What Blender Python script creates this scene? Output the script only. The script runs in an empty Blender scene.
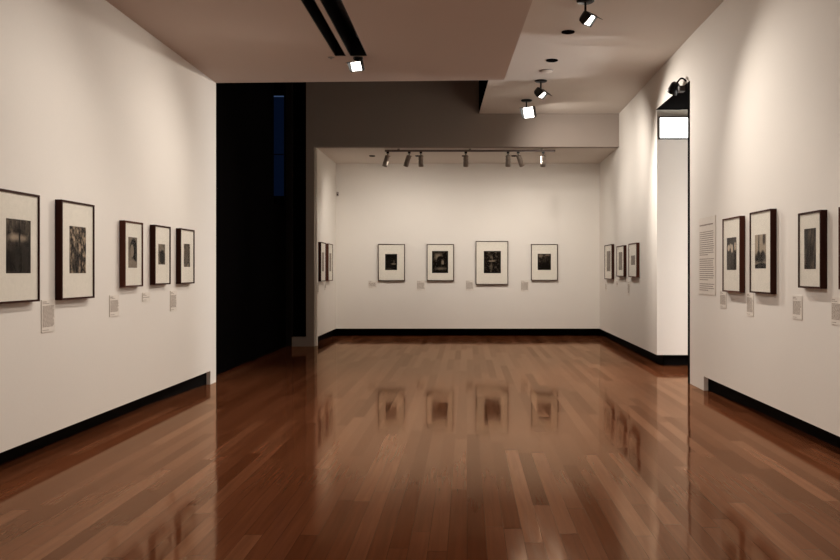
import bpy, bmesh, math, random
from mathutils import Vector, Matrix

random.seed(7)
S = bpy.context.scene
COL = S.collection
PI = math.pi
F, H, VX, VY = 850.0, 1.25, 467.0, 271.0     # focal length in pixels, eye height, vanishing point of the room axis

# ------------------------------------------------------------------ materials
def lin(c):
    return tuple(((v / 255) / 12.92 if v / 255 <= .04045 else ((v / 255 + .055) / 1.055) ** 2.4) for v in c) + (1,)

class NT:
    def __init__(s, name):
        s.m = bpy.data.materials.new(name); s.m.use_nodes = True
        s.t = s.m.node_tree; s.t.nodes.clear()
        s.out = s.t.nodes.new('ShaderNodeOutputMaterial')
    def n(s, typ, **kw):
        o = s.t.nodes.new(typ)
        for k, v in kw.items(): setattr(o, k, v)
        return o
    def l(s, a, b): s.t.links.new(a, b)
    def put(s, sock, v):
        if isinstance(v, bpy.types.NodeSocket): s.l(v, sock)
        else: sock.default_value = v
    def math(s, op, a, b=0.0, c=None, clamp=False):
        o = s.n('ShaderNodeMath', operation=op); o.use_clamp = clamp
        s.put(o.inputs[0], a); s.put(o.inputs[1], b)
        if c is not None: s.put(o.inputs[2], c)
        return o.outputs[0]
    def mix(s, f, a, b, blend='MIX'):
        o = s.n('ShaderNodeMix', data_type='RGBA', blend_type=blend)
        s.put(o.inputs[0], f); s.put(o.inputs[6], a); s.put(o.inputs[7], b)
        return o.outputs[2]
    def bsdf(s, color, rough=.6, metal=0.0, ior=1.45, spec=.5):
        b = s.n('ShaderNodeBsdfPrincipled')
        s.put(b.inputs['Base Color'], color); s.put(b.inputs['Roughness'], rough)
        b.inputs['Metallic'].default_value = metal; b.inputs['IOR'].default_value = ior
        b.inputs['Specular IOR Level'].default_value = spec
        s.l(b.outputs[0], s.out.inputs[0]); return b

def paint(name, color, bump=.06, rough=.75, spec=.25, mottle=.05, scale=60):
    t = NT(name)
    tc = t.n('ShaderNodeTexCoord')
    n1 = t.n('ShaderNodeTexNoise'); n1.inputs['Scale'].default_value = scale; n1.inputs['Detail'].default_value = 3
    n2 = t.n('ShaderNodeTexNoise'); n2.inputs['Scale'].default_value = 2.2; n2.inputs['Detail'].default_value = 4
    t.l(tc.outputs['Object'], n1.inputs['Vector']); t.l(tc.outputs['Object'], n2.inputs['Vector'])
    dark = tuple(v * (1 - mottle * 2) for v in color[:3]) + (1,)
    f = t.math('ADD', t.math('MULTIPLY', n1.outputs[0], .5), t.math('MULTIPLY', n2.outputs[0], .5))
    c = t.mix(f, dark, color)
    b = t.bsdf(c, rough, spec=spec)
    if bump:
        bp = t.n('ShaderNodeBump'); bp.inputs['Strength'].default_value = bump; bp.inputs['Distance'].default_value = .004
        t.l(n1.outputs[0], bp.inputs['Height']); t.l(bp.outputs[0], b.inputs['Normal'])
    return t.m

def emit(name, color, strength):
    t = NT(name)
    e = t.n('ShaderNodeEmission'); e.inputs[0].default_value = color; e.inputs[1].default_value = strength
    t.l(e.outputs[0], t.out.inputs[0]); return t.m

def plain(name, color, rough=.5, metal=0.0, spec=.5):
    t = NT(name)
    tc = t.n('ShaderNodeTexCoord')
    n1 = t.n('ShaderNodeTexNoise'); n1.inputs['Scale'].default_value = 35
    t.l(tc.outputs['Object'], n1.inputs['Vector'])
    c = t.mix(n1.outputs[0], tuple(v * .85 for v in color[:3]) + (1,), color)
    t.bsdf(c, rough, metal, spec=spec); return t.m

def wood(name, c0, c1):
    t = NT(name)
    tc = t.n('ShaderNodeTexCoord')
    mp = t.n('ShaderNodeMapping'); mp.inputs['Scale'].default_value = (60, 60, 5)
    n1 = t.n('ShaderNodeTexNoise'); n1.inputs['Scale'].default_value = 1; n1.inputs['Detail'].default_value = 4
    t.l(tc.outputs['Object'], mp.inputs[0]); t.l(mp.outputs[0], n1.inputs['Vector'])
    t.bsdf(t.mix(n1.outputs[0], c0, c1), .6, spec=.04); return t.m

def glass_mat():
    t = NT('picture_glass')
    fr = t.n('ShaderNodeFresnel'); fr.inputs[0].default_value = 1.12
    tr = t.n('ShaderNodeBsdfTransparent'); tr.inputs[0].default_value = (.98, .98, .97, 1)
    gl = t.n('ShaderNodeBsdfGlossy'); gl.inputs['Roughness'].default_value = .02
    mx = t.n('ShaderNodeMixShader')
    ge = t.n('ShaderNodeNewGeometry')
    t.l(t.math('MULTIPLY', fr.outputs[0], t.math('SUBTRACT', 1, ge.outputs['Backfacing'])), mx.inputs[0]); t.l(tr.outputs[0], mx.inputs[1]); t.l(gl.outputs[0], mx.inputs[2])
    t.l(mx.outputs[0], t.out.inputs[0]); return t.m

def floor_mat():
    t = NT('polished_floorboards')
    tc = t.n('ShaderNodeTexCoord'); sx = t.n('ShaderNodeSeparateXYZ'); t.l(tc.outputs['Object'], sx.inputs[0])
    W = .088
    u = t.math('DIVIDE', sx.outputs[0], W)
    row = t.math('FLOOR', u); fu = t.math('FRACT', u)
    wn = t.n('ShaderNodeTexWhiteNoise', noise_dimensions='1D'); t.l(row, wn.inputs['W'])
    ln = t.math('ADD', t.math('MULTIPLY', wn.outputs[0], .9), 1.3)
    wn2 = t.n('ShaderNodeTexWhiteNoise', noise_dimensions='1D'); t.l(t.math('ADD', row, 37.3), wn2.inputs['W'])
    v = t.math('ADD', t.math('DIVIDE', sx.outputs[1], ln), t.math('MULTIPLY', wn2.outputs[0], 9))
    cell = t.math('FLOOR', v); fv = t.math('FRACT', v)
    cv = t.n('ShaderNodeCombineXYZ'); t.l(row, cv.inputs[0]); t.l(cell, cv.inputs[1])
    wc = t.n('ShaderNodeTexWhiteNoise', noise_dimensions='2D'); t.l(cv.outputs[0], wc.inputs['Vector'])
    # grain, shifted on each board
    mp = t.n('ShaderNodeMapping'); mp.inputs['Scale'].default_value = (38, 1.6, 1)
    t.l(tc.outputs['Object'], mp.inputs[0])
    off = t.n('ShaderNodeVectorMath', operation='ADD'); t.l(mp.outputs[0], off.inputs[0])
    sc = t.n('ShaderNodeVectorMath', operation='SCALE'); t.l(wc.outputs[1], sc.inputs[0]); sc.inputs['Scale'].default_value = 40
    t.l(sc.outputs[0], off.inputs[1])
    g = t.n('ShaderNodeTexNoise'); g.inputs['Scale'].default_value = 1; g.inputs['Detail'].default_value = 5; g.inputs['Distortion'].default_value = .6
    t.l(off.outputs[0], g.inputs['Vector'])
    cr = t.n('ShaderNodeValToRGB'); e = cr.color_ramp.elements
    e[0].position = 0; e[0].color = FLOOR_C[0]; e[1].position = 1; e[1].color = FLOOR_C[3]
    for p, c in ((.3, FLOOR_C[1]), (.75, FLOOR_C[2])):
        q = e.new(p); q.color = c
    t.l(wc.outputs[0], cr.inputs[0])
    c = t.mix(t.math('MULTIPLY', t.math('SUBTRACT', g.outputs[0], .25), .9, clamp=True), cr.outputs[0], tuple(x * .42 for x in FLOOR_C[1][:3]) + (1,))
    gap = t.math('MAXIMUM', t.math('LESS_THAN', fu, .018), t.math('LESS_THAN', fv, .002))
    c = t.mix(t.math('MULTIPLY', gap, .6), c, (.012, .006, .004, 1))
    rg = t.math('ADD', t.math('MULTIPLY', g.outputs[0], .06), t.math('MULTIPLY', wc.outputs[0], .03))
    df = t.n('ShaderNodeBsdfDiffuse'); t.l(c, df.inputs[0])
    gl = t.n('ShaderNodeBsdfGlossy'); t.l(t.mix(wc.outputs[0], tuple(v * .78 for v in FLOOR_TINT[:3]) + (1,), FLOOR_TINT), gl.inputs[0]); t.l(t.math('ADD', rg, FLOOR_ROUGH), gl.inputs['Roughness'])
    fr = t.n('ShaderNodeFresnel'); fr.inputs[0].default_value = FLOOR_IOR
    mx = t.n('ShaderNodeMixShader'); t.l(fr.outputs[0], mx.inputs[0]); t.l(df.outputs[0], mx.inputs[1]); t.l(gl.outputs[0], mx.inputs[2])
    t.l(mx.outputs[0], t.out.inputs[0])
    big = t.n('ShaderNodeTexNoise'); big.inputs['Scale'].default_value = 2.2; big.inputs['Detail'].default_value = 2
    t.l(tc.outputs['Object'], big.inputs['Vector'])
    bp = t.n('ShaderNodeBump'); bp.inputs['Strength'].default_value = .012; bp.inputs['Distance'].default_value = .02
    t.l(big.outputs[0], bp.inputs['Height'])
    # every board lies at its own very slight tilt
    v0 = t.n('ShaderNodeVectorMath', operation='SUBTRACT'); t.l(wc.outputs[1], v0.inputs[0]); v0.inputs[1].default_value = (.5, .5, .5)
    v1 = t.n('ShaderNodeVectorMath', operation='MULTIPLY'); t.l(v0.outputs[0], v1.inputs[0]); v1.inputs[1].default_value = (.010, .007, 0)
    v2 = t.n('ShaderNodeVectorMath', operation='ADD'); t.l(v1.outputs[0], v2.inputs[0]); t.l(bp.outputs[0], v2.inputs[1])
    v3 = t.n('ShaderNodeVectorMath', operation='NORMALIZE'); t.l(v2.outputs[0], v3.inputs[0])
    for nd in (gl, fr): t.l(v3.outputs[0], nd.inputs['Normal'])
    return t.m

FLOOR_C = [(.112, .034, .0135, 1), (.155, .050, .0205, 1), (.183, .062, .027, 1), (.245, .094, .044, 1)]
FLOOR_ROUGH, FLOOR_IOR, FLOOR_TINT = .03, 1.365, (.92, .675, .49, 1)

M = dict(
    wall=paint('warm_white_wall_paint', (.80, .765, .71, 1), .10, .8, .2, .03, 55),
    ceil=paint('ceiling_paint', (.70, .635, .57, 1), .03, .85, .15, .02, 40),
    jamb=plain('dark_bronze_jamb', (.014, .011, .010, 1), .8, spec=.02),
    low=paint('shaded_low_ceiling_paint', (.56, .45, .385, 1), .03, .85, .15, .02, 40),  # ceiling paint darkened and pinked to hold its dimmer light and floor bounce
    base=plain('black_baseboard_paint', (.006, .005, .005, 1), .7, spec=.02),
    black=plain('black_metal', (.008, .008, .008, 1), .45, spec=.3),
    dark=plain('black_wall_finish', (.0025, .002, .002, 1), .8, spec=0),
    void=plain('charcoal_finish_and_void_shade', (.006, .0055, .0055, 1), .9, spec=0),  # matt charcoal; also colours the upper void dark in place of missing light
    beam=paint('shaded_beam_paint', (.34, .29, .255, 1), .05, .85, .1, .03, 50),  # wall paint made darker to paint in the shade on beam and stub
    mat=plain('cream_mat_board', (.88, .84, .77, 1), .8, spec=.05),
    card=plain('label_card', (.80, .75, .68, 1), .7, spec=.15),
    ink=plain('label_ink', (.36, .30, .255, 1), .8, spec=.1),
    ink2=plain('panel_ink', (.30, .245, .21, 1), .8, spec=.1),
    panel=plain('text_panel_sheet', (.80, .745, .675, 1), .6, spec=.2),
    glass=glass_mat(),
    wood_dark=wood('dark_frame_wood', (.028, .011, .008, 1), (.058, .022, .016, 1)),
    wood_red=wood('reddish_frame_wood', (.060, .022, .015, 1), (.11, .042, .029, 1)),
    silver=plain('silver_lamp_body', (.30, .25, .21, 1), .4, .5),
    bronze=plain('bronze_track', (.13, .09, .075, 1), .5),
    white=plain('white_plastic', (.75, .7, .64, 1), .5),
    grey=plain('grey_plastic', (.34, .30, .27, 1), .5),
    lamp=emit('lit_lamp', (1, .95, .86, 1), 9),
    led=emit('small_lit_lamp', (1, .9, .76, 1), 3.0),
    sign=emit('lit_sign_face', (1, .99, .95, 1), 6),
    night=emit('night_window', (.05, .13, .42, 1), .026),
    nightline=emit('night_window_bright', (.3, .5, 1, 1), .12),
    floor=floor_mat(),
)

# ------------------------------------------------------------------ mesh helpers
def bm_box(bm, x0, x1, y0, y1, z0, z1, mi=0):
    if x0 > x1: x0, x1 = x1, x0
    if y0 > y1: y0, y1 = y1, y0
    v = [bm.verts.new((x, y, z)) for z in (z0, z1) for (x, y) in ((x0, y0), (x1, y0), (x1, y1), (x0, y1))]
    for f in ((3, 2, 1, 0), (4, 5, 6, 7), (0, 1, 5, 4), (1, 2, 6, 5), (2, 3, 7, 6), (3, 0, 4, 7)):
        q = bm.faces.new([v[i] for i in f]); q.material_index = mi

def bm_prism(bm, poly, z0, z1, mi=0):
    a = sum(poly[i][0] * poly[(i + 1) % len(poly)][1] - poly[(i + 1) % len(poly)][0] * poly[i][1] for i in range(len(poly)))
    if a < 0: poly = poly[::-1]
    lo = [bm.verts.new((x, y, z0)) for x, y in poly]; hi = [bm.verts.new((x, y, z1)) for x, y in poly]
    bm.faces.new(lo[::-1]).material_index = mi; bm.faces.new(hi).material_index = mi
    for i in range(len(poly)):
        j = (i + 1) % len(poly)
        bm.faces.new((lo[i], lo[j], hi[j], hi[i])).material_index = mi

def bm_lathe(bm, prof, seg=24, mat=None, mi=0):
    """prof: (radius, z) list, revolved round local z; mat: matrix to place it"""
    mat = mat or Matrix.Identity(4)
    rings = []
    for r, z in prof:
        if r < 1e-6: rings.append([bm.verts.new(mat @ Vector((0, 0, z)))])
        else: rings.append([bm.verts.new(mat @ Vector((r * math.cos(2 * PI * k / seg), r * math.sin(2 * PI * k / seg), z))) for k in range(seg)])
    for a, b in zip(rings, rings[1:]):
        for k in range(seg):
            j = (k + 1) % seg
            if len(a) == 1 and len(b) == 1: continue
            if len(a) == 1: f = bm.faces.new((a[0], b[j], b[k]))
            elif len(b) == 1: f = bm.faces.new((a[k], a[j], b[0]))
            else: f = bm.faces.new((a[k], a[j], b[j], b[k]))
            f.material_index = mi; f.smooth = True

def bm_tube(bm, pts, r, seg=10, mi=0):
    pts = [Vector(p) for p in pts]; rings = []
    up = Vector((0.3, 0.5, .81))
    for i, p in enumerate(pts):
        d = (pts[min(i + 1, len(pts) - 1)] - pts[max(i - 1, 0)]).normalized()
        a = d.cross(up).normalized(); b = d.cross(a)
        rings.append([bm.verts.new(p + a * r * math.cos(2 * PI * k / seg) + b * r * math.sin(2 * PI * k / seg)) for k in range(seg)])
    for a, b in zip(rings, rings[1:]):
        for k in range(seg):
            f = bm.faces.new((a[k], a[(k + 1) % seg], b[(k + 1) % seg], b[k])); f.material_index = mi; f.smooth = True
    bm.faces.new(rings[0][::-1]).material_index = mi; bm.faces.new(rings[-1]).material_index = mi

def obj(name, bm, mats, parent=None, bevel=0):
    bmesh.ops.recalc_face_normals(bm, faces=bm.faces)
    me = bpy.data.meshes.new(name); bm.to_mesh(me); bm.free()
    for m in (mats if isinstance(mats, (list, tuple)) else [mats]): me.materials.append(m)
    o = bpy.data.objects.new(name, me); COL.objects.link(o)
    if parent: o.parent = parent
    if bevel:
        b = o.modifiers.new('bevel', 'BEVEL'); b.width = bevel; b.segments = 2; b.limit_method = 'ANGLE'
    return o

def struct(name, bm, mats, bevel=0):
    o = obj(name, bm, mats, None, bevel); o['kind'] = 'structure'; return o

def tag(o, label, cat, group=None):
    o['label'] = label; o['category'] = cat
    if group: o['group'] = group
    return o

def thing(name, label, cat, loc, rz=0, group=None):
    o = bpy.data.objects.new(name, None); COL.objects.link(o); o.empty_display_size = .1
    o.location = loc; o.rotation_euler = (0, 0, rz)
    return tag(o, label, cat, group)

def B(): return bmesh.new()

# ------------------------------------------------------------------ the room
XL, XR = -2.825, 2.475
XRF, XRN = 2.535, 2.49          # the right wall further back runs a little skewed
YN = -4.0                       # behind the viewer
YLE, YRE = 9.567, 9.434         # where the near side walls end
YB, YF = 14.07, 16.25           # beam plane, far wall
ZL, ZU, ZB = 3.366, 3.855, 3.305
BH = .149                       # height of the recessed base

b = B(); bm_box(b, -6, 9, YN - .5, 19, -.1, 0); struct('floor', b, M['floor'])

# left wall: panel over a recessed black base, with a plinth at its end
b = B()
bm_box(b, -3.25, XL, YN, YLE, BH, 4.0)
bm_box(b, -3.25, XL, 9.36, YLE, 0, BH)
RL = [(XL - .05, 9.36), (XL - .16, 8.0), (XL - .21, 5.0), (XL - .21, YN)]
bm_prism(b, RL + [(-3.25, YN), (-3.25, 9.36)], -.001, BH)
struct('wall_left', b, M['wall'])
b = B(); bm_prism(b, RL + [(x + .006, y) for x, y in RL[::-1]], 0, BH); struct('baseboard_left', b, M['base'])

# right wall with header over the side passage
b = B()
bm_box(b, XR, 2.80, YN, YRE, BH, 4.0)
bm_box(b, XR, 2.80, 8.88, YRE, 0, BH)
RR = [(XR + .05, 8.88), (XR + .13, 7.7), (XR + .17, 5.0), (XR + .17, YN)]
bm_prism(b, RR + [(2.80, YN), (2.80, 8.88)], -.001, BH)
bm_prism(b, [(XR, YRE), (2.80, YRE), (2.80, 11.14), (XRN, 11.14)], ZL, 4.0)
struct('wall_right', b, M['wall'])
b = B(); bm_prism(b, RR + [(x - .006, y) for x, y in RR[::-1]], 0, BH); struct('baseboard_right', b, M['base'])
b = B(); bm_box(b, XR + .001, 2.80, YRE, YRE + .10, 0, ZL); struct('trim_1', b, M['void'])

# far block on the right (its end faces the viewer)
b = B()
bm_prism(b, [(XRN, 11.14), (8.5, 11.14), (8.5, 17.2), (XRF, 17.2), (XRF, YF)], BH, 4.0)
bm_prism(b, [(XR + .14, 11.28), (8.5, 11.28), (8.5, 17.2), (XRF + .14, 17.2), (XRF + .14, YF)], -.001, BH)
struct('wall_right_far', b, M['wall'])
b = B()
bm_prism(b, [(XR + .125, 11.265), (XR + .14, 11.265), (XRF + .14, YF + .4), (XRF + .125, YF + .4)], 0, BH)
bm_box(b, XR + .125, 8.5, 11.265, 11.28, 0, BH)
struct('baseboard_right_far', b, M['base'])
# side passage
b = B(); bm_box(b, 2.80, 8.5, YRE - .3, YRE, 0, ZL); struct('wall_passage_near', b, M['wall'])
b = B(); bm_box(b, 8.5, 8.7, YRE - .3, 11.4, 0, ZL); struct('wall_passage_end', b, M['wall'])
b = B(); bm_box(b, 2.80, 8.7, YRE - .3, 11.14, ZL, ZL + .1); bm_box(b, XR + .002, 2.8, YRE, 11.138, ZL - .004, ZL); struct('ceiling_passage', b, M['void'])

# far room
XLF = -2.505
b = B()
bm_box(b, XLF - .6, XRF + .5, YF, 17.2, BH, 4.0)
bm_box(b, XLF - .6, XRF + .5, YF + .42, 17.2, -.001, BH)
struct('wall_far', b, M['wall'])
b = B(); bm_box(b, XLF - .2, XRF + .2, YF + .40, YF + .42, 0, BH); struct('baseboard_far', b, M['base'])
b = B()
bm_box(b, -3.4, XLF, YB + .12, YF + .4, BH, 4.0)
bm_box(b, -3.4, XLF - .14, YB + .12, YF + .4, -.001, BH)
bm_box(b, -3.4, XLF, YB + .12, YB + .20, 0, BH)
struct('wall_left_far', b, M['wall'])
b = B(); bm_box(b, XLF - .14, XLF - .125, YB + .12, YF + .4, 0, BH); struct('baseboard_left_far', b, M['base'])
b = B(); bm_box(b, -2.62, XRF + .3, YB + .15, 17.2, ZB, ZB + .2); struct('ceiling_far', b, M['ceil'])
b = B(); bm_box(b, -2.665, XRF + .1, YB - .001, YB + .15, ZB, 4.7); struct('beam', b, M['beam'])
# tall dark slot beside the stub, and its jamb
b = B()
bm_box(b, -2.90, -2.66, YB + .002, YB + .12, 0, .157)
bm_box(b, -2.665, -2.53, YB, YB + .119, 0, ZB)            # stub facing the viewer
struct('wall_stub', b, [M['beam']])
b = B(); bm_box(b, -3.06, -2.90, YB + .001, YB + .12, 0, 4.7); struct('trim_2', b, M['jamb'])
b = B(); bm_box(b, -2.91, -2.66, YB + .30, YB + .34, .15, 4.7); bm_box(b, -3.4, -2.66, YB + .119, YB + .125, .15, 4.7); struct('door_1', b, M['dark'])

# dark panelled wall on the left beyond the near wall, with a narrow night window
b = B()
XD = -3.0
bm_box(b, XD - .3, XD, YLE, 13.2, 0, 4.7)
bm_box(b, XD - .3, XD, 13.93, YB, 0, 4.7)
bm_box(b, XD - .3, XD, 13.2, 13.93, 0, 2.30)
bm_box(b, XD - .3, XD, 13.2, 13.93, 4.4, 4.7)
bm_box(b, XD - .32, XD - .3, 13.2, 13.93, 2.30, 4.4)
struct('wall_left_dark', b, M['dark'])
b = B(); bm_box(b, XD - .165, XD, 13.915, 13.929, 2.48, 4.10, 0); bm_box(b, XD - .165, XD, 13.913, 13.929, 4.10, 4.118, 1)
struct('window_1', b, [M['night'], M['nightline']])
b = B()
bm_box(b, XD - .18, XD - .165, 13.90, 13.929, 2.46, 4.13); bm_box(b, XD - .165, XD, 13.90, 13.914, 3.15, 3.165)
struct('window_frame', b, M['dark'])

# lowered ceiling with two slots; its right edge runs slightly skewed
sk = lambda y: .41 - .037 * (y - 9.42)
def back(x): return 9.567 + (9.42 - 9.567) * (x - XL) / (.41 - XL)
YS = 8.365
b = B()
bm_prism(b, [(-3.2, YN), (-1.30, YN), (-1.30, YS), (-3.2, YS)], ZL, ZL + .48)
bm_prism(b, [(-1.19, YN), (-1.15, YN), (-1.15, YS), (-1.19, YS)], ZL, ZL + .48)
bm_prism(b, [(-.98, YN), (sk(YN), YN), (sk(YS), YS), (-.98, YS)], ZL, ZL + .48)
bm_prism(b, [(-3.2, YS), (sk(YS), YS), (sk(9.42), 9.42), (-3.2, back(-3.2))], ZL, ZL + .48)
bm_prism(b, [(-3.2, YN), (sk(YN), YN), (sk(9.42), 9.42), (-3.2, back(-3.2))], ZL + .48, 4.7)
struct('ceiling_low', b, M['low'])
ed = lambda y: .38 - .0387 * (y - 9.42)
b = B()
bm_prism(b, [(.0, YN), (2.9, YN), (2.9, YB + .1), (ed(YB), YB + .1), (ed(YB), YB), (ed(9.42), 9.42), (.0, 9.42)], ZU, ZU + .012)
struct('ceiling', b, M['ceil'])
b = B()
bm_box(b, -3.3, 2.9, 9.3, YB + .3, 4.7, 4.8)
bm_prism(b, [(ed(9.42) - .004, 9.42), (ed(9.42) + .1, 9.42), (ed(YB) + .1, YB), (ed(YB) - .004, YB)], ZU + .012, 4.7)
struct('ceiling_void', b, M['void'])  # painted charcoal to stand for the unlit space above
# wall behind the viewer and closing pieces
b = B(); bm_box(b, -3.3, 3.0, YN - .2, YN, 0, 4.8); struct('wall_back', b, M['wall'])

# ------------------------------------------------------------------ recessed track channels in the low ceiling
def channel(x0, x1, label):
    c = thing('track_channel', label, 'lighting track', ((x0 + x1) / 2, YS, ZL), 0, 'slots in the lowered ceiling')
    w = (x1 - x0) / 2 - .001; L = YS - YN
    b = B()
    bm_box(b, -w, -w + .006, -L, -.001, .001, .22); bm_box(b, w - .006, w, -L, -.001, .001, .22)
    bm_box(b, -w, w, -L, -.001, .22, .23); bm_box(b, -w, w, -.007, -.001, .001, .22)
    obj('housing', b, M['black'], c)
    b = B(); bm_box(b, -.018, .018, -L, -.05, .17, .21); obj('rail', b, M['black'], c)
    return c
channel(-1.30, -1.19, 'narrow black slot in the lowered ceiling, the left and slimmer of the pair')
channel(-1.15, -.98, 'wide black slot in the lowered ceiling ending at a lit spotlight')

# ------------------------------------------------------------------ lamps
LIGHTC = (1.0, .91, .815)
def spot(loc, aim, power, size=80, blend=1.0, radius=.05, color=LIGHTC):
    d = bpy.data.lights.new('spot_beam', 'SPOT'); d.energy = power; d.spot_size = math.radians(size); d.spot_blend = blend
    d.shadow_soft_size = radius; d.color = color
    o = bpy.data.objects.new('spot_beam', d); COL.objects.link(o)
    o.location = loc; o.rotation_euler = (Vector(aim) - Vector(loc)).to_track_quat('-Z', 'Y').to_euler()
    return o

def aimed(loc, aim, up=Vector((0, 0, 1)), flip=0):
    """matrix whose +z points at the aim"""
    z = (Vector(aim) - Vector(loc)).normalized(); x = up.cross(z).normalized(); y = z.cross(x)
    return Matrix((x, y, z)).transposed().to_4x4()

def floodlight(label, base, head, aim, w=.20, h=.13, d=.13, rad=.085, zc=ZU):
    """ceiling rose, stem and a hooded rectangular head with a lit opening"""
    r = thing('spotlight', label, 'spotlight', base, 0, 'hooded spotlights under the ceilings')
    rel = Vector(head) - Vector(base)
    b = B(); bm_lathe(b, [(0, 0), (rad, 0), (rad, -.012), (rad * .8, -.022), (0, -.022)]); obj('ceiling_rose', b, M['black'], r)
    b = B(); bm_tube(b, [(0, 0, -.02), (0, 0, rel.z + h * .2)], .011)
    obj('stem', b, M['black'], r)
    m = aimed(head, aim); mt = Matrix.Translation(rel) @ m
    b = B()
    t = .006
    # housing tapering to the back, open at the front
    def ring(wx, hy, z): return [mt @ Vector(p) for p in ((-wx, -hy, z), (wx, -hy, z), (wx, hy, z), (-wx, hy, z))]
    prof = [ring(w * .28, h * .3, -d * .75), ring(w * .42, h * .45, -d * .45), ring(w * .5, h * .5, 0), ring(w * .5, h * .5, d * .25),
            ring(w * .5 - t, h * .5 - t, d * .25), ring(w * .5 - t, h * .5 - t, -d * .05)]
    rv = [[b.verts.new(p) for p in q] for q in prof]
    b.faces.new(rv[0])
    for a, c in zip(rv, rv[1:]):
        for k in range(4): b.faces.new((a[k], a[(k + 1) % 4], c[(k + 1) % 4], c[k]))
    b.faces.new(rv[-1][::-1])
    obj('housing', b, M['black'], r)
    b = B()   # barn doors: top and the two sides
    for pts in ([(-w * .5, h * .5, d * .25), (w * .5, h * .5, d * .25), (w * .5, h * .58, d * .9), (-w * .5, h * .58, d * .9)],
                [(-w * .5, -h * .5, d * .25), (-w * .5, h * .5, d * .25), (-w * .54, h * .5, d * .55), (-w * .54, -h * .2, d * .45)]):
        q = [Vector(p) for p in pts]; nrm = (q[1] - q[0]).cross(q[2] - q[0]).normalized() * .004
        a = [b.verts.new(mt @ p) for p in q]; c = [b.verts.new(mt @ (p + nrm)) for p in q]
        b.faces.new(a); b.faces.new(c[::-1])
        for k in range(4): b.faces.new((a[k], a[(k + 1) % 4], c[(k + 1) % 4], c[k]))
    obj('hood', b, M['black'], r)
    b = B()
    q = [b.verts.new(mt @ Vector(p)) for p in ((-w * .46, -h * .45, d * .02), (w * .46, -h * .45, d * .02), (w * .46, h * .45, d * .02), (-w * .46, h * .45, d * .02))]
    q2 = [b.verts.new(mt @ Vector(p)) for p in ((-w * .46, -h * .45, -d * .03), (w * .46, -h * .45, -d * .03), (w * .46, h * .45, -d * .03), (-w * .46, h * .45, -d * .03))]
    b.faces.new(q); b.faces.new(q2[::-1])
    for k in range(4): b.faces.new((q[k], q[(k + 1) % 4], q2[(k + 1) % 4], q2[k]))
    obj('lens', b, M['lamp'], r)
    return r

P = 1.0
RW = XR
floodlight('black hooded spotlight on a stem at the top edge, nearest on the right ceiling', (1.14, 8.185, ZU), (1.17, 8.17, 3.67), (1.17 + .55, 8.17 - .5, 3.67 - .67), w=.135, h=.12, d=.10)
spot((1.22, 8.05, 3.56), (RW, 5.3, .2), 200, 112)
floodlight('black hooded spotlight whose lit face points down, just behind the smoke detector', (1.01, 11.63, ZU), (1.02, 11.63, 3.675), (1.02 + .62, 11.63 - .35, 3.675 - .7), w=.20, h=.115, d=.115)
spot((1.14, 11.50, 3.53), (RW, 9.1, 1.4), 560, 112)
spot((1.14, 11.66, 3.53), (RW, 13.0, 1.8), 175, 126)  # second beam added at this lamp to brighten the right wall farther back
floodlight('black hooded spotlight nearest the beam, glaring straight ahead', (.907, 12.96, ZU), (.945, 12.92, 3.66), (-2.825, 7.8, 1.6), w=.20, h=.17)
spot((.86, 12.84, 3.61), (XL, 8.0, .9), 800, 66)
spot((1.0, 12.9, 3.56), (2.0, 14.07, 3.0), 75, 125)  # extra spill added here to lighten the right part of the ceiling beam
floodlight('small lit spotlight hanging at the end of the wide ceiling slot', (-1.08, 8.43, ZL), (-1.09, 8.42, 3.28), (-2.3, 5.6, 1.9), w=.13, h=.10, d=.10, rad=.05)
spot((-1.15, 8.34, 3.20), (XL, 6.5, .5), 120, 128)
# more of the same lamps nearer than the picture shows
spot((-1.06, 6.1, 3.24), (XL, 4.7, .5), 112, 118)
spot((-1.06, 4.0, 3.24), (XL, 2.6, .5), 90, 116)
spot((1.2, 5.0, 3.62), (XR, 3.0, .4), 150, 112)
spot((-1.06, 5.2, 3.24), (XR, 6.9, .5), 190, 62)
spot((1.2, 4.6, 3.62), (XL, 6.6, .3), 110, 62)

# far room: track and seven spotlights
YT = 14.28
t = thing('lighting_track', 'long thin brown lighting track under the ceiling of the far room', 'lighting track', (.05, YT, ZB), 0)
b = B(); bm_box(b, -1.43, 1.43, -.02, .02, -.052, -.022); obj('rail', b, M['bronze'], t)
for x in (-1.2, 0, 1.2):
    b = B(); bm_box(b, x - .02, x + .02, -.012, .012, -.022, 0); obj('mount', b, M['silver'], t)

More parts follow.
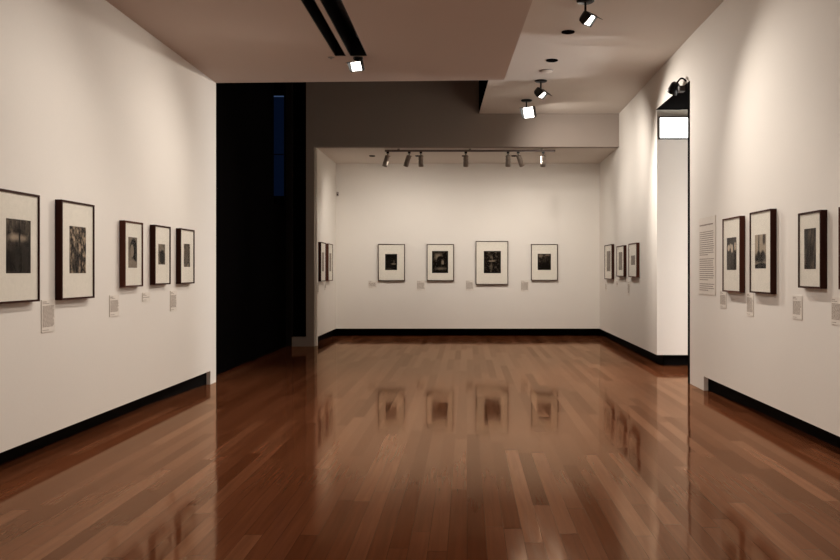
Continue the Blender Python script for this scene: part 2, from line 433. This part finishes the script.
def track_spot(x, dx, aim, label, power, lit=False, ang=None):
    g = 'spotlights on the far room track'
    r = thing('track_spotlight', label, 'spotlight', (x, YT, ZB - .052), 0, g)
    b = B(); bm_box(b, -.022, .022, -.016, .016, -.03, 0); bm_tube(b, [(0, 0, -.03), (0, 0, -.065)], .007); obj('adapter', b, M['black'], r)
    c = Vector((dx * .55, .02, -.15)); up = Vector((0, 0, -.065))
    ax = (c - up); ax = ax.normalized()
    tgt = Vector((x, YT, ZB - .052)) + c + Vector((ax.x * 1.0, .55, -1.0)) if ang is None else ang
    m = Matrix.Translation(c) @ aimed(Vector((0, 0, 0)), Vector((dx * 6, .42, -1)), up=Vector((0, 1, .01)))
    b = B(); bm_lathe(b, [(0, -.10), (.026, -.10), (.040, -.085), (.042, -.012), (.037, -.006), (.042, 0), (.044, .095), (.040, .095), (.038, .04), (0, .04)], 20, m)
    obj('housing', b, M['silver'], r)
    b = B(); bm_tube(b, [(0, 0, -.06), (-.045, 0, -.075), m @ Vector((-.043, 0, -.02))], .005); bm_tube(b, [(0, 0, -.06), (.045, 0, -.075), m @ Vector((.043, 0, -.02))], .005)
    obj('yoke', b, M['silver'], r)
    b = B(); bm_lathe(b, [(0, .041), (.037, .041), (.037, .047), (0, .047)], 20, m); obj('lens', b, M['lamp'], r)
    hd = Vector((x, YT, ZB - .052)) + m @ Vector((0, 0, .10))
    spot(hd, aim, power, 122, 1.0, .04)
    return r

FP = 43
for x, dx, ax, lab in (
    (-1.33, -.055, -2.0, 'leftmost spotlight on the far track, tilted to the left'),
    (-.97, -.06, -1.45, 'second spotlight from the left end of the far track, tilted left'),
    (-.775, 0, -.75, 'third spotlight from the left end of the far track, hanging straight'),
    (-.02, .0, -.25, 'spotlight alone at the middle of the far track'),
    (.69, .0, .55, 'spotlight of the far track hanging straight, left of the close pair'),
    (.86, .065, 1.35, 'spotlight of the far track tilted to the right, beside a straight one'),
    (1.28, .0, 1.95, 'rightmost spotlight at the right end of the far track')):
    track_spot(x, dx, (ax, YF, 1.25), lab, FP)
# wash for the two side walls of the far room, from the same track
spot((-1.1, YT, 3.15), (XLF, 15.1, 1.6), 45, 90, 1, .05)
spot((1.2, YT, 3.15), (XRF, 13.6, 1.6), 55, 100, 1, .05)

# side passage light
def area(loc, aim, power, sx, sy, color=(1, .99, .98)):
    d = bpy.data.lights.new('passage_light', 'AREA'); d.energy = power; d.shape = 'RECTANGLE'; d.size = sx; d.size_y = sy; d.color = color
    o = bpy.data.objects.new('passage_light', d); COL.objects.link(o); o.location = loc
    o.rotation_euler = (Vector(aim) - Vector(loc)).to_track_quat('-Z', 'Y').to_euler()
area((6.0, 9.9, 1.3), (3.2, 11.14, 1.0), 165, .5, 1.2)

# ------------------------------------------------------------------ ceiling fittings
def downlight(x, y, z, r, label, group):
    t = thing('downlight', label, 'ceiling light', (x, y, z), 0, group)
    b = B(); bm_lathe(b, [(r, 0), (r, -.009), (r * .88, -.012), (r * .86, -.004), (r * .84, 0)], 28); obj('rim', b, M['void'], t)
    b = B(); bm_lathe(b, [(r * .84, -.001), (r * .5, -.0025), (0, -.003)], 28); obj('baffle', b, M['void'], t)
downlight(1.10, 9.25, ZU, .072, 'dark round recessed downlight nearer the top of the right ceiling', 'dark downlights in the right ceiling')
downlight(1.05, 10.5, ZU, .074, 'dark round recessed downlight just above the smoke detector ring', 'dark downlights in the right ceiling')
for x, lab in ((-1.69, 'small dark downlight in the far room ceiling left of the track'), (-.87, 'small dark downlight behind the third spotlight from the left'),
               (-.04, 'small dark downlight behind the middle spotlight'), (.84, 'small dark downlight behind the close pair of spotlights')):
    downlight(x, 15.15, ZB, .055, lab, 'small downlights in the far room ceiling')
t = thing('smoke_detector', 'pale flat round smoke detector between downlight and spotlight', 'smoke detector', (1.03, 11.05, ZU))
b = B(); bm_lathe(b, [(0, 0), (.085, 0), (.085, -.008), (.07, -.022), (0, -.026)], 28); obj('body', b, M['ceil'], t)
b = B(); bm_lathe(b, [(.086, 0), (.090, -.002), (.088, -.010), (.085, -.009)], 28); obj('rim', b, M['grey'], t)
t = thing('sprinkler', 'small dark sprinkler disc left of the lit slot spotlight', 'sprinkler', (-1.345, 8.42, ZL + .002))
b = B(); bm_lathe(b, [(0, 0), (.034, 0), (.034, -.006), (.012, -.012), (.010, -.02), (0, -.02)], 20); obj('body', b, M['grey'], t)
M['mid'] = plain('mid_grey_plastic', (.09, .08, .075, 1), .6, spec=.1)
t = thing('wall_sensor', 'small dark sensor high on the far wall near its left corner', 'sensor', (-2.47, YF, 2.72))
b = B(); bm_box(b, -.02, .02, -.03, 0, -.04, .04); obj('body', b, M['grey'], t, .006)
b = B(); bm_lathe(b, [(0, .012), (.012, .010), (.014, 0), (0, 0)], 14, Matrix.Translation((0, -.03, -.012)) @ Matrix.Rotation(PI / 2, 4, 'X')); obj('lens', b, M['black'], t)

# lit sign in the passage
t = thing('illuminated_sign', 'bright white lit sign box high in the side passage', 'sign', (2.805, 11.14, 3.118))
b = B()
bm_box(b, -.30, .52, -.06, 0, -.145, -.132); bm_box(b, -.30, .52, -.06, 0, .132, .145)
bm_box(b, -.30, -.288, -.06, 0, -.132, .132); bm_box(b, .508, .52, -.06, 0, -.132, .132); bm_box(b, -.288, .508, -.012, 0, -.132, .132)
obj('housing', b, M['black'], t)
b = B(); bm_box(b, -.287, .507, -.05, -.013, -.131, .131); obj('lit_face', b, M['sign'], t)

# black spotlight clamped on the header with a looped cable
t = thing('clamp_lamp', 'black clamp lamp with looped cable on the wall above the passage', 'lamp', (XR, 9.80, ZL - .045))
b = B(); m = Matrix.Translation((-.09, .0, .035)) @ aimed(Vector((0, 0, 0)), Vector((-.35, .5, -.8)))
bm_lathe(b, [(0, -.07), (.035, -.07), (.055, -.045), (.058, .02), (.064, .06), (.058, .06), (.05, .02), (0, .01)], 20, m); obj('housing', b, M['black'], t)
b = B(); bm_box(b, -.07, 0, -.17, -.06, -.03, .03); bm_tube(b, [(-.04, -.10, .0), (-.09, 0, .035)], .012); obj('bracket', b, M['mid'], t)
b = B(); pts = []
for k in range(15):
    a = PI * k / 14
    pts.append((-.07 + .05 * k / 14, -.02 - .25 * k / 14, .07 + .05 * math.sin(a) - .01 * k / 14))
bm_tube(b, pts, .010); obj('cable', b, M['void'], t)

# ------------------------------------------------------------------ prints: monochrome photographs, one procedural image each
def print_mat(i, lo, hi, scale, blobs, stretch=(1, 1), contrast=1.0, bias=0.0):
    t = NT('photographic_print')
    uv = t.n('ShaderNodeUVMap'); sx = t.n('ShaderNodeSeparateXYZ'); t.l(uv.outputs[0], sx.inputs[0])
    mp = t.n('ShaderNodeMapping'); mp.inputs['Scale'].default_value = (scale * stretch[0], scale * stretch[1], 1); mp.inputs['Location'].default_value = (i * 3.7, i * 1.9, 0)
    t.l(uv.outputs[0], mp.inputs[0])
    n = t.n('ShaderNodeTexNoise'); n.inputs['Scale'].default_value = 1; n.inputs['Detail'].default_value = 4; n.inputs['Roughness'].default_value = .72
    t.l(mp.outputs[0], n.inputs['Vector'])
    val = t.math('ADD', t.math('MULTIPLY', t.math('SUBTRACT', n.outputs[0], .5), 5.0 * contrast), .27 + bias)
    for (cx, cy, rx, ry, v, soft) in blobs:
        dx = t.math('DIVIDE', t.math('SUBTRACT', sx.outputs[0], cx), rx); dy = t.math('DIVIDE', t.math('SUBTRACT', sx.outputs[1], cy), ry)
        r = t.math('SQRT', t.math('ADD', t.math('MULTIPLY', dx, dx), t.math('MULTIPLY', dy, dy)))
        soft *= .6
        f = t.math('DIVIDE', t.math('SUBTRACT', 1 + soft, r), 2 * soft, clamp=True)
        o = t.n('ShaderNodeMix', data_type='FLOAT'); t.put(o.inputs[0], f); t.put(o.inputs[2], val)
        t.put(o.inputs[3], t.math('ADD', t.math('MULTIPLY', t.math('SUBTRACT', n.outputs[0], .5), .8 * contrast), v)); val = o.outputs[0]
    f = t.math('POWER', t.math('ADD', val, 0, clamp=True), 1.5)
    t.bsdf(t.mix(f, lo, hi), .6, spec=.03)
    return t.m
DK, LT = (.007, .0045, .004, 1), (.52, .41, .31, 1)
GR = (.10, .075, .06, 1)

def picture(side, a0, a1, z0, z1, p0, p1, q0, q1, pm, frame, label, group, depth=.048):
    """a0..a1 position along the wall (viewer's left to right), p0..p1 the print along the wall, q0..q1 its height"""
    sgn = {'left': 1, 'right': -1, 'far': 1, 'lfar': 1, 'rfar': -1}[side]
    if side == 'left': a1 += .012 if a0 > 5.5 else 0; z1 += .006; p0 += .010; p1 += .026; q0 += .002; q1 += .006
    if side == 'right': a0 += .014; a1 -= .006; p0 += .032; p1 += .016
    mid = (a0 + a1) / 2; zb = z0
    loc = {'left': (XL, mid, zb), 'right': (XR, mid, zb), 'far': (mid, YF, zb), 'lfar': (XLF, mid, zb),
           'rfar': (XRN + (XRF - XRN) * (mid - 11.14) / (YF - 11.14), mid, zb)}[side]
    rz = {'left': PI / 2, 'right': -PI / 2, 'far': 0, 'lfar': PI / 2, 'rfar': -PI / 2 - math.atan((XRF - XRN) / (YF - 11.14))}[side]
    r = thing('framed_picture', label, 'picture', loc, rz, group)
    w = abs(a1 - a0) / 2; h = z1 - z0; fw = .013
    y0, y1 = -.0005, -depth
    b = B()   # four mitred bars
    o = [(-w, 0), (w, 0), (w, h), (-w, h)]; i = [(-w + fw, fw), (w - fw, fw), (w - fw, h - fw), (-w + fw, h - fw)]
    for k in range(4):
        j = (k + 1) % 4
        q = [o[k], o[j], i[j], i[k]]
        f = [b.verts.new((x, y1, z)) for x, z in q]; g = [b.verts.new((x, y0, z)) for x, z in q]
        b.faces.new(f); b.faces.new(g[::-1])
        for n in range(4): b.faces.new((f[n], f[(n + 1) % 4], g[(n + 1) % 4], g[n]))
    obj('frame', b, frame, r)
    b = B(); bm_box(b, -w + fw, w - fw, -depth + .009, -.002, fw, h - fw); obj('mat_board', b, M['mat'], r)
    s0, s1 = sorted(((p0 - mid) * sgn, (p1 - mid) * sgn)); yq = -depth + .0085
    b = B(); uvl = b.loops.layers.uv.new('UVMap')
    vs = [b.verts.new((x, yq - .0005, z)) for x, z in ((s0, q0 - z0), (s1, q0 - z0), (s1, q1 - z0), (s0, q1 - z0))]
    bk = [b.verts.new((x, yq, z)) for x, z in ((s0, q0 - z0), (s1, q0 - z0), (s1, q1 - z0), (s0, q1 - z0))]
    fc = b.faces.new(vs)
    for lp, u in zip(fc.loops, ((0, 0), (1, 0), (1, 1), (0, 1))): lp[uvl].uv = u
    b.faces.new(bk[::-1])
    for n in range(4): b.faces.new((vs[n], bk[n], bk[(n + 1) % 4], vs[(n + 1) % 4]))
    obj('print', b, pm, r)
    b = B(); bm_box(b, -w + fw, w - fw, -depth + .003, -depth + .0045, fw, h - fw); obj('glass', b, M['glass'], r)
    return r

WD, WR = M['wood_dark'], M['wood_red']
# left wall
G = 'framed photographs on the near left wall'
picture('left', 5.00, 5.528, 1.053, 1.736, 5.126, 5.40, 1.234, 1.564,
        print_mat(1, DK, LT, 3, [(.34, .66, .22, .07, .75, .9), (.66, .65, .18, .06, .65, .9), (.5, .25, .7, .3, .06, .6), (.53, .5, .03, .6, .03, .6)], (1.4, .8), .32, -.06), WD,
        'framed dark print with a pale cloud, cut off by the left picture edge', G)
picture('left', 5.828, 6.328, 1.050, 1.735, 5.946, 6.187, 1.232, 1.561,
        print_mat(2, DK, (.46, .35, .25, 1), 5, [(.4, .25, .18, .3, .1, .8)], (1.4, 1), 1.0, .08), WD,
        'thin dark frame with a mottled brown print, second on the left wall', G)
picture('left', 6.905, 7.279, 1.118, 1.656, 6.98, 7.15, 1.275, 1.525,
        print_mat(3, DK, (.45, .36, .28, 1), 3, [(.5, .45, 1, 1, .5, .3), (.58, .62, .40, .33, .0, .15), (.80, .45, .18, .28, .0, .3), (.42, .55, .20, .22, .62, .2), (.45, .08, .6, .17, .6, .2)], (1, 1), .3), WR,
        'reddish brown framed portrait of a dark haired head, third on the left wall', G)
picture('left', 7.57, 7.958, 1.126, 1.657, 7.66, 7.816, 1.307, 1.489,
        print_mat(4, DK, LT, 2, [(.35, .8, .4, .14, .45, .3), (.55, .36, .38, .34, .0, .25), (.12, .3, .1, .3, .4, .4)], (1, 1), .35, .1), WD,
        'dark framed small print low in a wide mat, second from the wall end', G)
picture('left', 8.248, 8.656, 1.124, 1.660, 8.35, 8.52, 1.289, 1.513,
        print_mat(5, DK, LT, 4, [(.5, .5, .4, .45, .3, .6)], (1, 1), .7, .1), WD,
        'dark framed grey print, last on the left wall beside the black opening', G)
# right wall
G = 'framed photographs on the near right wall'
picture('right', 8.068, 7.57, 1.056, 1.742, 7.934, 7.669, 1.26, 1.558,
        print_mat(6, DK, (.6, .5, .4, 1), 5, [(.5, .5, 1, 1, .12, .3), (.2, .68, .13, .10, .9, .25), (.55, .66, .12, .13, .9, .25), (.88, .72, .10, .13, .9, .25), (.4, .74, .1, .08, .8, .4)], (1, 1), .45, -.1), WR,
        'reddish framed print with pale shapes, beside the tall text panel', G)
picture('right', 7.29, 6.80, 1.065, 1.749, 7.158, 6.906, 1.271, 1.553,
        print_mat(7, DK, (.55, .46, .36, 1), 4, [(.5, .6, 1.2, 1, .75, .3), (.36, .7, .05, .4, .25, .4), (.82, .85, .12, .16, .2, .4), (.5, .30, .55, .14, .05, .7), (.35, .42, .12, .1, .05, .6), (.72, .4, .16, .12, .03, .6), (.6, .06, .6, .10, .02, .3)], (1, 1), .55, .05), WD,
        'dark framed print of pale sky over dark shapes, second past the text panel', G)
picture('right', 6.221, 5.844, 1.128, 1.671, 6.105, 5.918, 1.264, 1.552,
        print_mat(8, DK, (.28, .22, .17, 1), 4, [(.3, .22, .14, .26, .0, .3), (.22, .8, .1, .3, .02, .3), (.6, .3, .3, .08, .2, .8)], (1.8, .7), .5, -.02), WD,
        'nearly black framed narrow dark print, standing apart on the right wall', G)
picture('right', 5.541, 5.16, 1.13, 1.667, 5.43, 5.27, 1.264, 1.552, print_mat(9, DK, LT, 3, []), WR,
        'reddish frame cut off by the right picture edge', G)
# far wall
sx = lambda px: (px - VX) * 16.2 / F
sz = lambda py: H - (py - VY) * 16.2 / F
G = 'framed photographs on the far wall'
def farpic(x0, x1, y0, y1, a, c, d, e, pm, fr, lab):
    picture('far', sx(x0), sx(x1), sz(y1), sz(y0), sx(a), sx(c), sz(e), sz(d), pm, fr, lab, G)
farpic(378, 404.8, 244.1, 280.8, 385.1, 397.1, 254, 270,
       print_mat(11, (.006, .005, .004, 1), LT, 3, [(.5, .5, .9, .9, .02, .2), (.72, .38, .2, .05, .55, .8), (.74, .5, .06, .14, .3, .8), (.3, .08, .3, .05, .2, .8)], (1, 1), .25, -.3), WD,
       'framed black print with a faint light mark, leftmost on the far wall')
farpic(426.8, 453.9, 244.1, 280.8, 432, 448.1, 251, 273,
       print_mat(12, (.008, .006, .005, 1), LT, 4, [(.40, .72, .24, .18, .55, .8), (.52, .60, .22, .17, .0, .3), (.66, .46, .08, .14, .6, .7), (.52, .2, .30, .06, .4, .9), (.66, .34, .22, .05, .02, .4)], (1, 1), .22, -.28), WD,
       'framed dark print with pale curved shapes, second on the far wall')
farpic(475.7, 508.2, 241.1, 284.6, 483.8, 500.9, 251, 273.2,
       print_mat(13, (.008, .006, .005, 1), LT, 6, [(.45, .68, .10, .14, .35, .6), (.48, .55, .22, .035, .6, .6), (.45, .3, .06, .2, .28, .7), (.42, .62, .06, .05, .02, .4), (.3, .92, .08, .02, .4, .6), (.7, .93, .08, .02, .4, .6)], (1, 1), .36, -.27), WD,
       'largest framed print on the far wall, third from its left')
farpic(531.1, 557.8, 244.1, 280.5, 537.7, 551, 253.8, 270,
       print_mat(14, (.008, .006, .005, 1), LT, 5, [(.22, .88, .2, .10, .45, .6), (.72, .92, .2, .06, .38, .6), (.55, .55, .12, .22, .12, .6), (.5, .2, .6, .25, .01, .5)], (1, 1), .28, -.22), WD,
       'framed dark print with a paler top, rightmost on the far wall')
# far room, left side wall
G = 'framed photographs on the far room side walls'
pg = print_mat(15, (.12, .09, .07, 1), (.34, .27, .21, 1), 4, [], (1, 1), .6, .1)
picture('lfar', 14.31, 14.80, 1.073, 1.738, 14.45, 14.66, 1.245, 1.57, pg, WD, 'narrowly seen frame on the far left side wall, nearer of two', G)
picture('lfar', 15.09, 15.58, 1.073, 1.738, 15.22, 15.44, 1.245, 1.57, pg, WR, 'narrowly seen frame on the far left side wall, next to the corner', G)
pg2 = print_mat(16, (.10, .075, .058, 1), (.26, .2, .155, 1), 4, [], (1, 1), .5, .1)
picture('rfar', 15.33, 14.54, 1.104, 1.71, 15.11, 14.71, 1.245, 1.60, pg2, WD, 'framed print on the far right side wall nearest the corner', G)
picture('rfar', 14.04, 13.37, 1.16, 1.656, 13.86, 13.53, 1.266, 1.555, pg2, WD, 'smaller framed print in the middle of three on the far right side wall', G)
picture('rfar', 12.95, 12.31, 1.158, 1.662, 12.77, 12.46, 1.34, 1.48, pg2, WR, 'framed print with a small square image on the far right side wall', G)

# ------------------------------------------------------------------ wall labels and the text panel
rnd = random.Random(3)
def words(b, x0, x1, z, hh, y, mi, frac=1.0):
    x = x0; end = x0 + (x1 - x0) * frac
    while x < end - .006:
        L = min(rnd.uniform(.010, .034), end - x)
        bm_box(b, x, x + L, y - .0004, y, z, z + hh, mi); x += L + .005

def wall_label(side, a0, a1, z0, z1, label, group):
    sgn = 1; mid = (a0 + a1) / 2
    loc = {'left': (XL, mid, z0), 'right': (XR, mid, z0), 'far': (mid, YF, z0), 'lfar': (XLF, mid, z0),
           'rfar': (XRN + (XRF - XRN) * (mid - 11.14) / (YF - 11.14), mid, z0)}[side]
    rz = {'left': PI / 2, 'right': -PI / 2, 'far': 0, 'lfar': PI / 2, 'rfar': -PI / 2 - math.atan((XRF - XRN) / (YF - 11.14))}[side]
    w = abs(a1 - a0) / 2; h = z1 - z0
    b = B(); bm_box(b, -w, w, -.005, -.0003, 0, h, 0)
    m = .012; z = h - .018
    words(b, -w + m, w - m, z, .006, -.005, 1, .35); z -= .011
    words(b, -w + m, w - m, z, .005, -.005, 1, .55); z -= .018
    while z > .030:
        words(b, -w + m, w - m, z, .0058, -.005, 1, rnd.uniform(.9, 1)); z -= .0085
    words(b, -w + m, w - m, .012, .004, -.005, 1, .5)
    o = obj('wall_label', b, [M['card'], M['ink']]); o.location = loc; o.rotation_euler = (0, 0, rz)
    return tag(o, label, 'label', group)

G = 'printed wall labels'
wall_label('left', 5.637, 5.82, .839, 1.058, 'tall pale wall label between the first and second frames of the left wall', G)
wall_label('left', 6.711, 6.893, .888, 1.057, 'pale wall label just left of the reddish framed portrait', G)
wall_label('left', 7.388, 7.567, .982, 1.063, 'shortest pale wall label on the left wall, right of the portrait', G)
wall_label('left', 8.085, 8.262, .866, 1.06, 'pale wall label below left of the last frame on the left wall', G)
wall_label('right', 8.302, 8.108, .895, 1.06, 'wall label between the text panel and the frame beside it, lower', G)
wall_label('right', 7.511, 7.336, .858, 1.059, 'wall label below left of the pale sky print on the right wall', G)
wall_label('right', 6.453, 6.272, .889, 1.066, 'wall label below left of the nearly black frame', G)
wall_label('right', 5.768, 5.59, .89, 1.073, 'wall label touching the right picture edge, below the cut off frame', G)
zx = lambda px: (px - VX) * YF / F
zz = lambda py: H - (py - VY) * YF / F
for (x0, x1, y0, y1, lab) in ((368.1, 376.8, 280.4, 288.3, 'shortest small label on the far wall, left of the leftmost frame'),
                              (416.6, 425.2, 280.4, 290.5, 'small label between the first and second frames of the far wall'),
                              (465.5, 473.8, 280.2, 290.5, 'small label left of the largest far wall frame'),
                              (520.6, 528.8, 280.2, 291.5, 'small label left of the rightmost far wall frame')):
    wall_label('far', zx(x0), zx(x1), zz(y1), zz(y0), lab, G)
wall_label('lfar', 14.20, 14.34, .86, 1.06, 'narrowly seen label beside the nearer far left frame', G)
wall_label('lfar', 14.93, 15.08, .91, 1.055, 'narrowly seen label between the two far left frames', G)
wall_label('rfar', 15.5, 15.36, .88, 1.05, 'narrowly seen label by the corner, below the first far right frame', G)
wall_label('rfar', 14.3, 14.14, .985, 1.085, 'short label left of the middle frame on the far right wall', G)
wall_label('rfar', 13.25, 13.07, .87, 1.09, 'tall label below left of the frame with the small square image', G)

t = thing('text_panel', 'large pale text panel with three printed paragraphs at the right wall end', 'text panel', (XR, 8.754, 1.005), -PI / 2)
w, h = .30, .80
b = B(); bm_box(b, -w, w, -.005, .001, 0, h); obj('sheet', b, M['panel'], t)
b = B(); words(b, -w + .03, w - .05, h - .085, .014, -.005, 0, .95); obj('heading', b, M['ink2'], t)
z = h - .155
for n in (12, 11, 4):
    b = B()
    for k in range(n):
        words(b, -w + .03, w - .04, z, .0085, -.005, 0, rnd.uniform(.93, 1) if k < n - 1 else .6); z -= .0215
    obj('paragraph', b, M['ink2'], t); z -= .022

# ------------------------------------------------------------------ world, camera, view
wd = bpy.data.worlds.new('World'); S.world = wd; wd.use_nodes = True
bgn = wd.node_tree.nodes.get('Background') or wd.node_tree.nodes.new('ShaderNodeBackground')
bgn.inputs[0].default_value = (0, 0, 0, 1); bgn.inputs[1].default_value = 0
cam = bpy.data.cameras.new('camera'); co = bpy.data.objects.new('camera', cam); COL.objects.link(co)
co.location = (0, 0, H); co.rotation_euler = (PI / 2, 0, 0)
cam.sensor_fit = 'HORIZONTAL'; cam.sensor_width = 36; cam.lens = 36 * F / 840
cam.shift_x = (420 - VX) / 840; cam.shift_y = (VY - 280) / 840
cam.clip_start = .05; cam.clip_end = 100
S.camera = co
S.view_settings.view_transform = 'Standard'; S.view_settings.look = 'None'
S.view_settings.exposure = -.10; S.view_settings.gamma = 1; S.view_settings.use_curve_mapping = False
S.cycles.max_bounces = 10; S.cycles.diffuse_bounces = 6; S.cycles.glossy_bounces = 5; S.cycles.transparent_max_bounces = 12
S.cycles.sample_clamp_indirect = 6
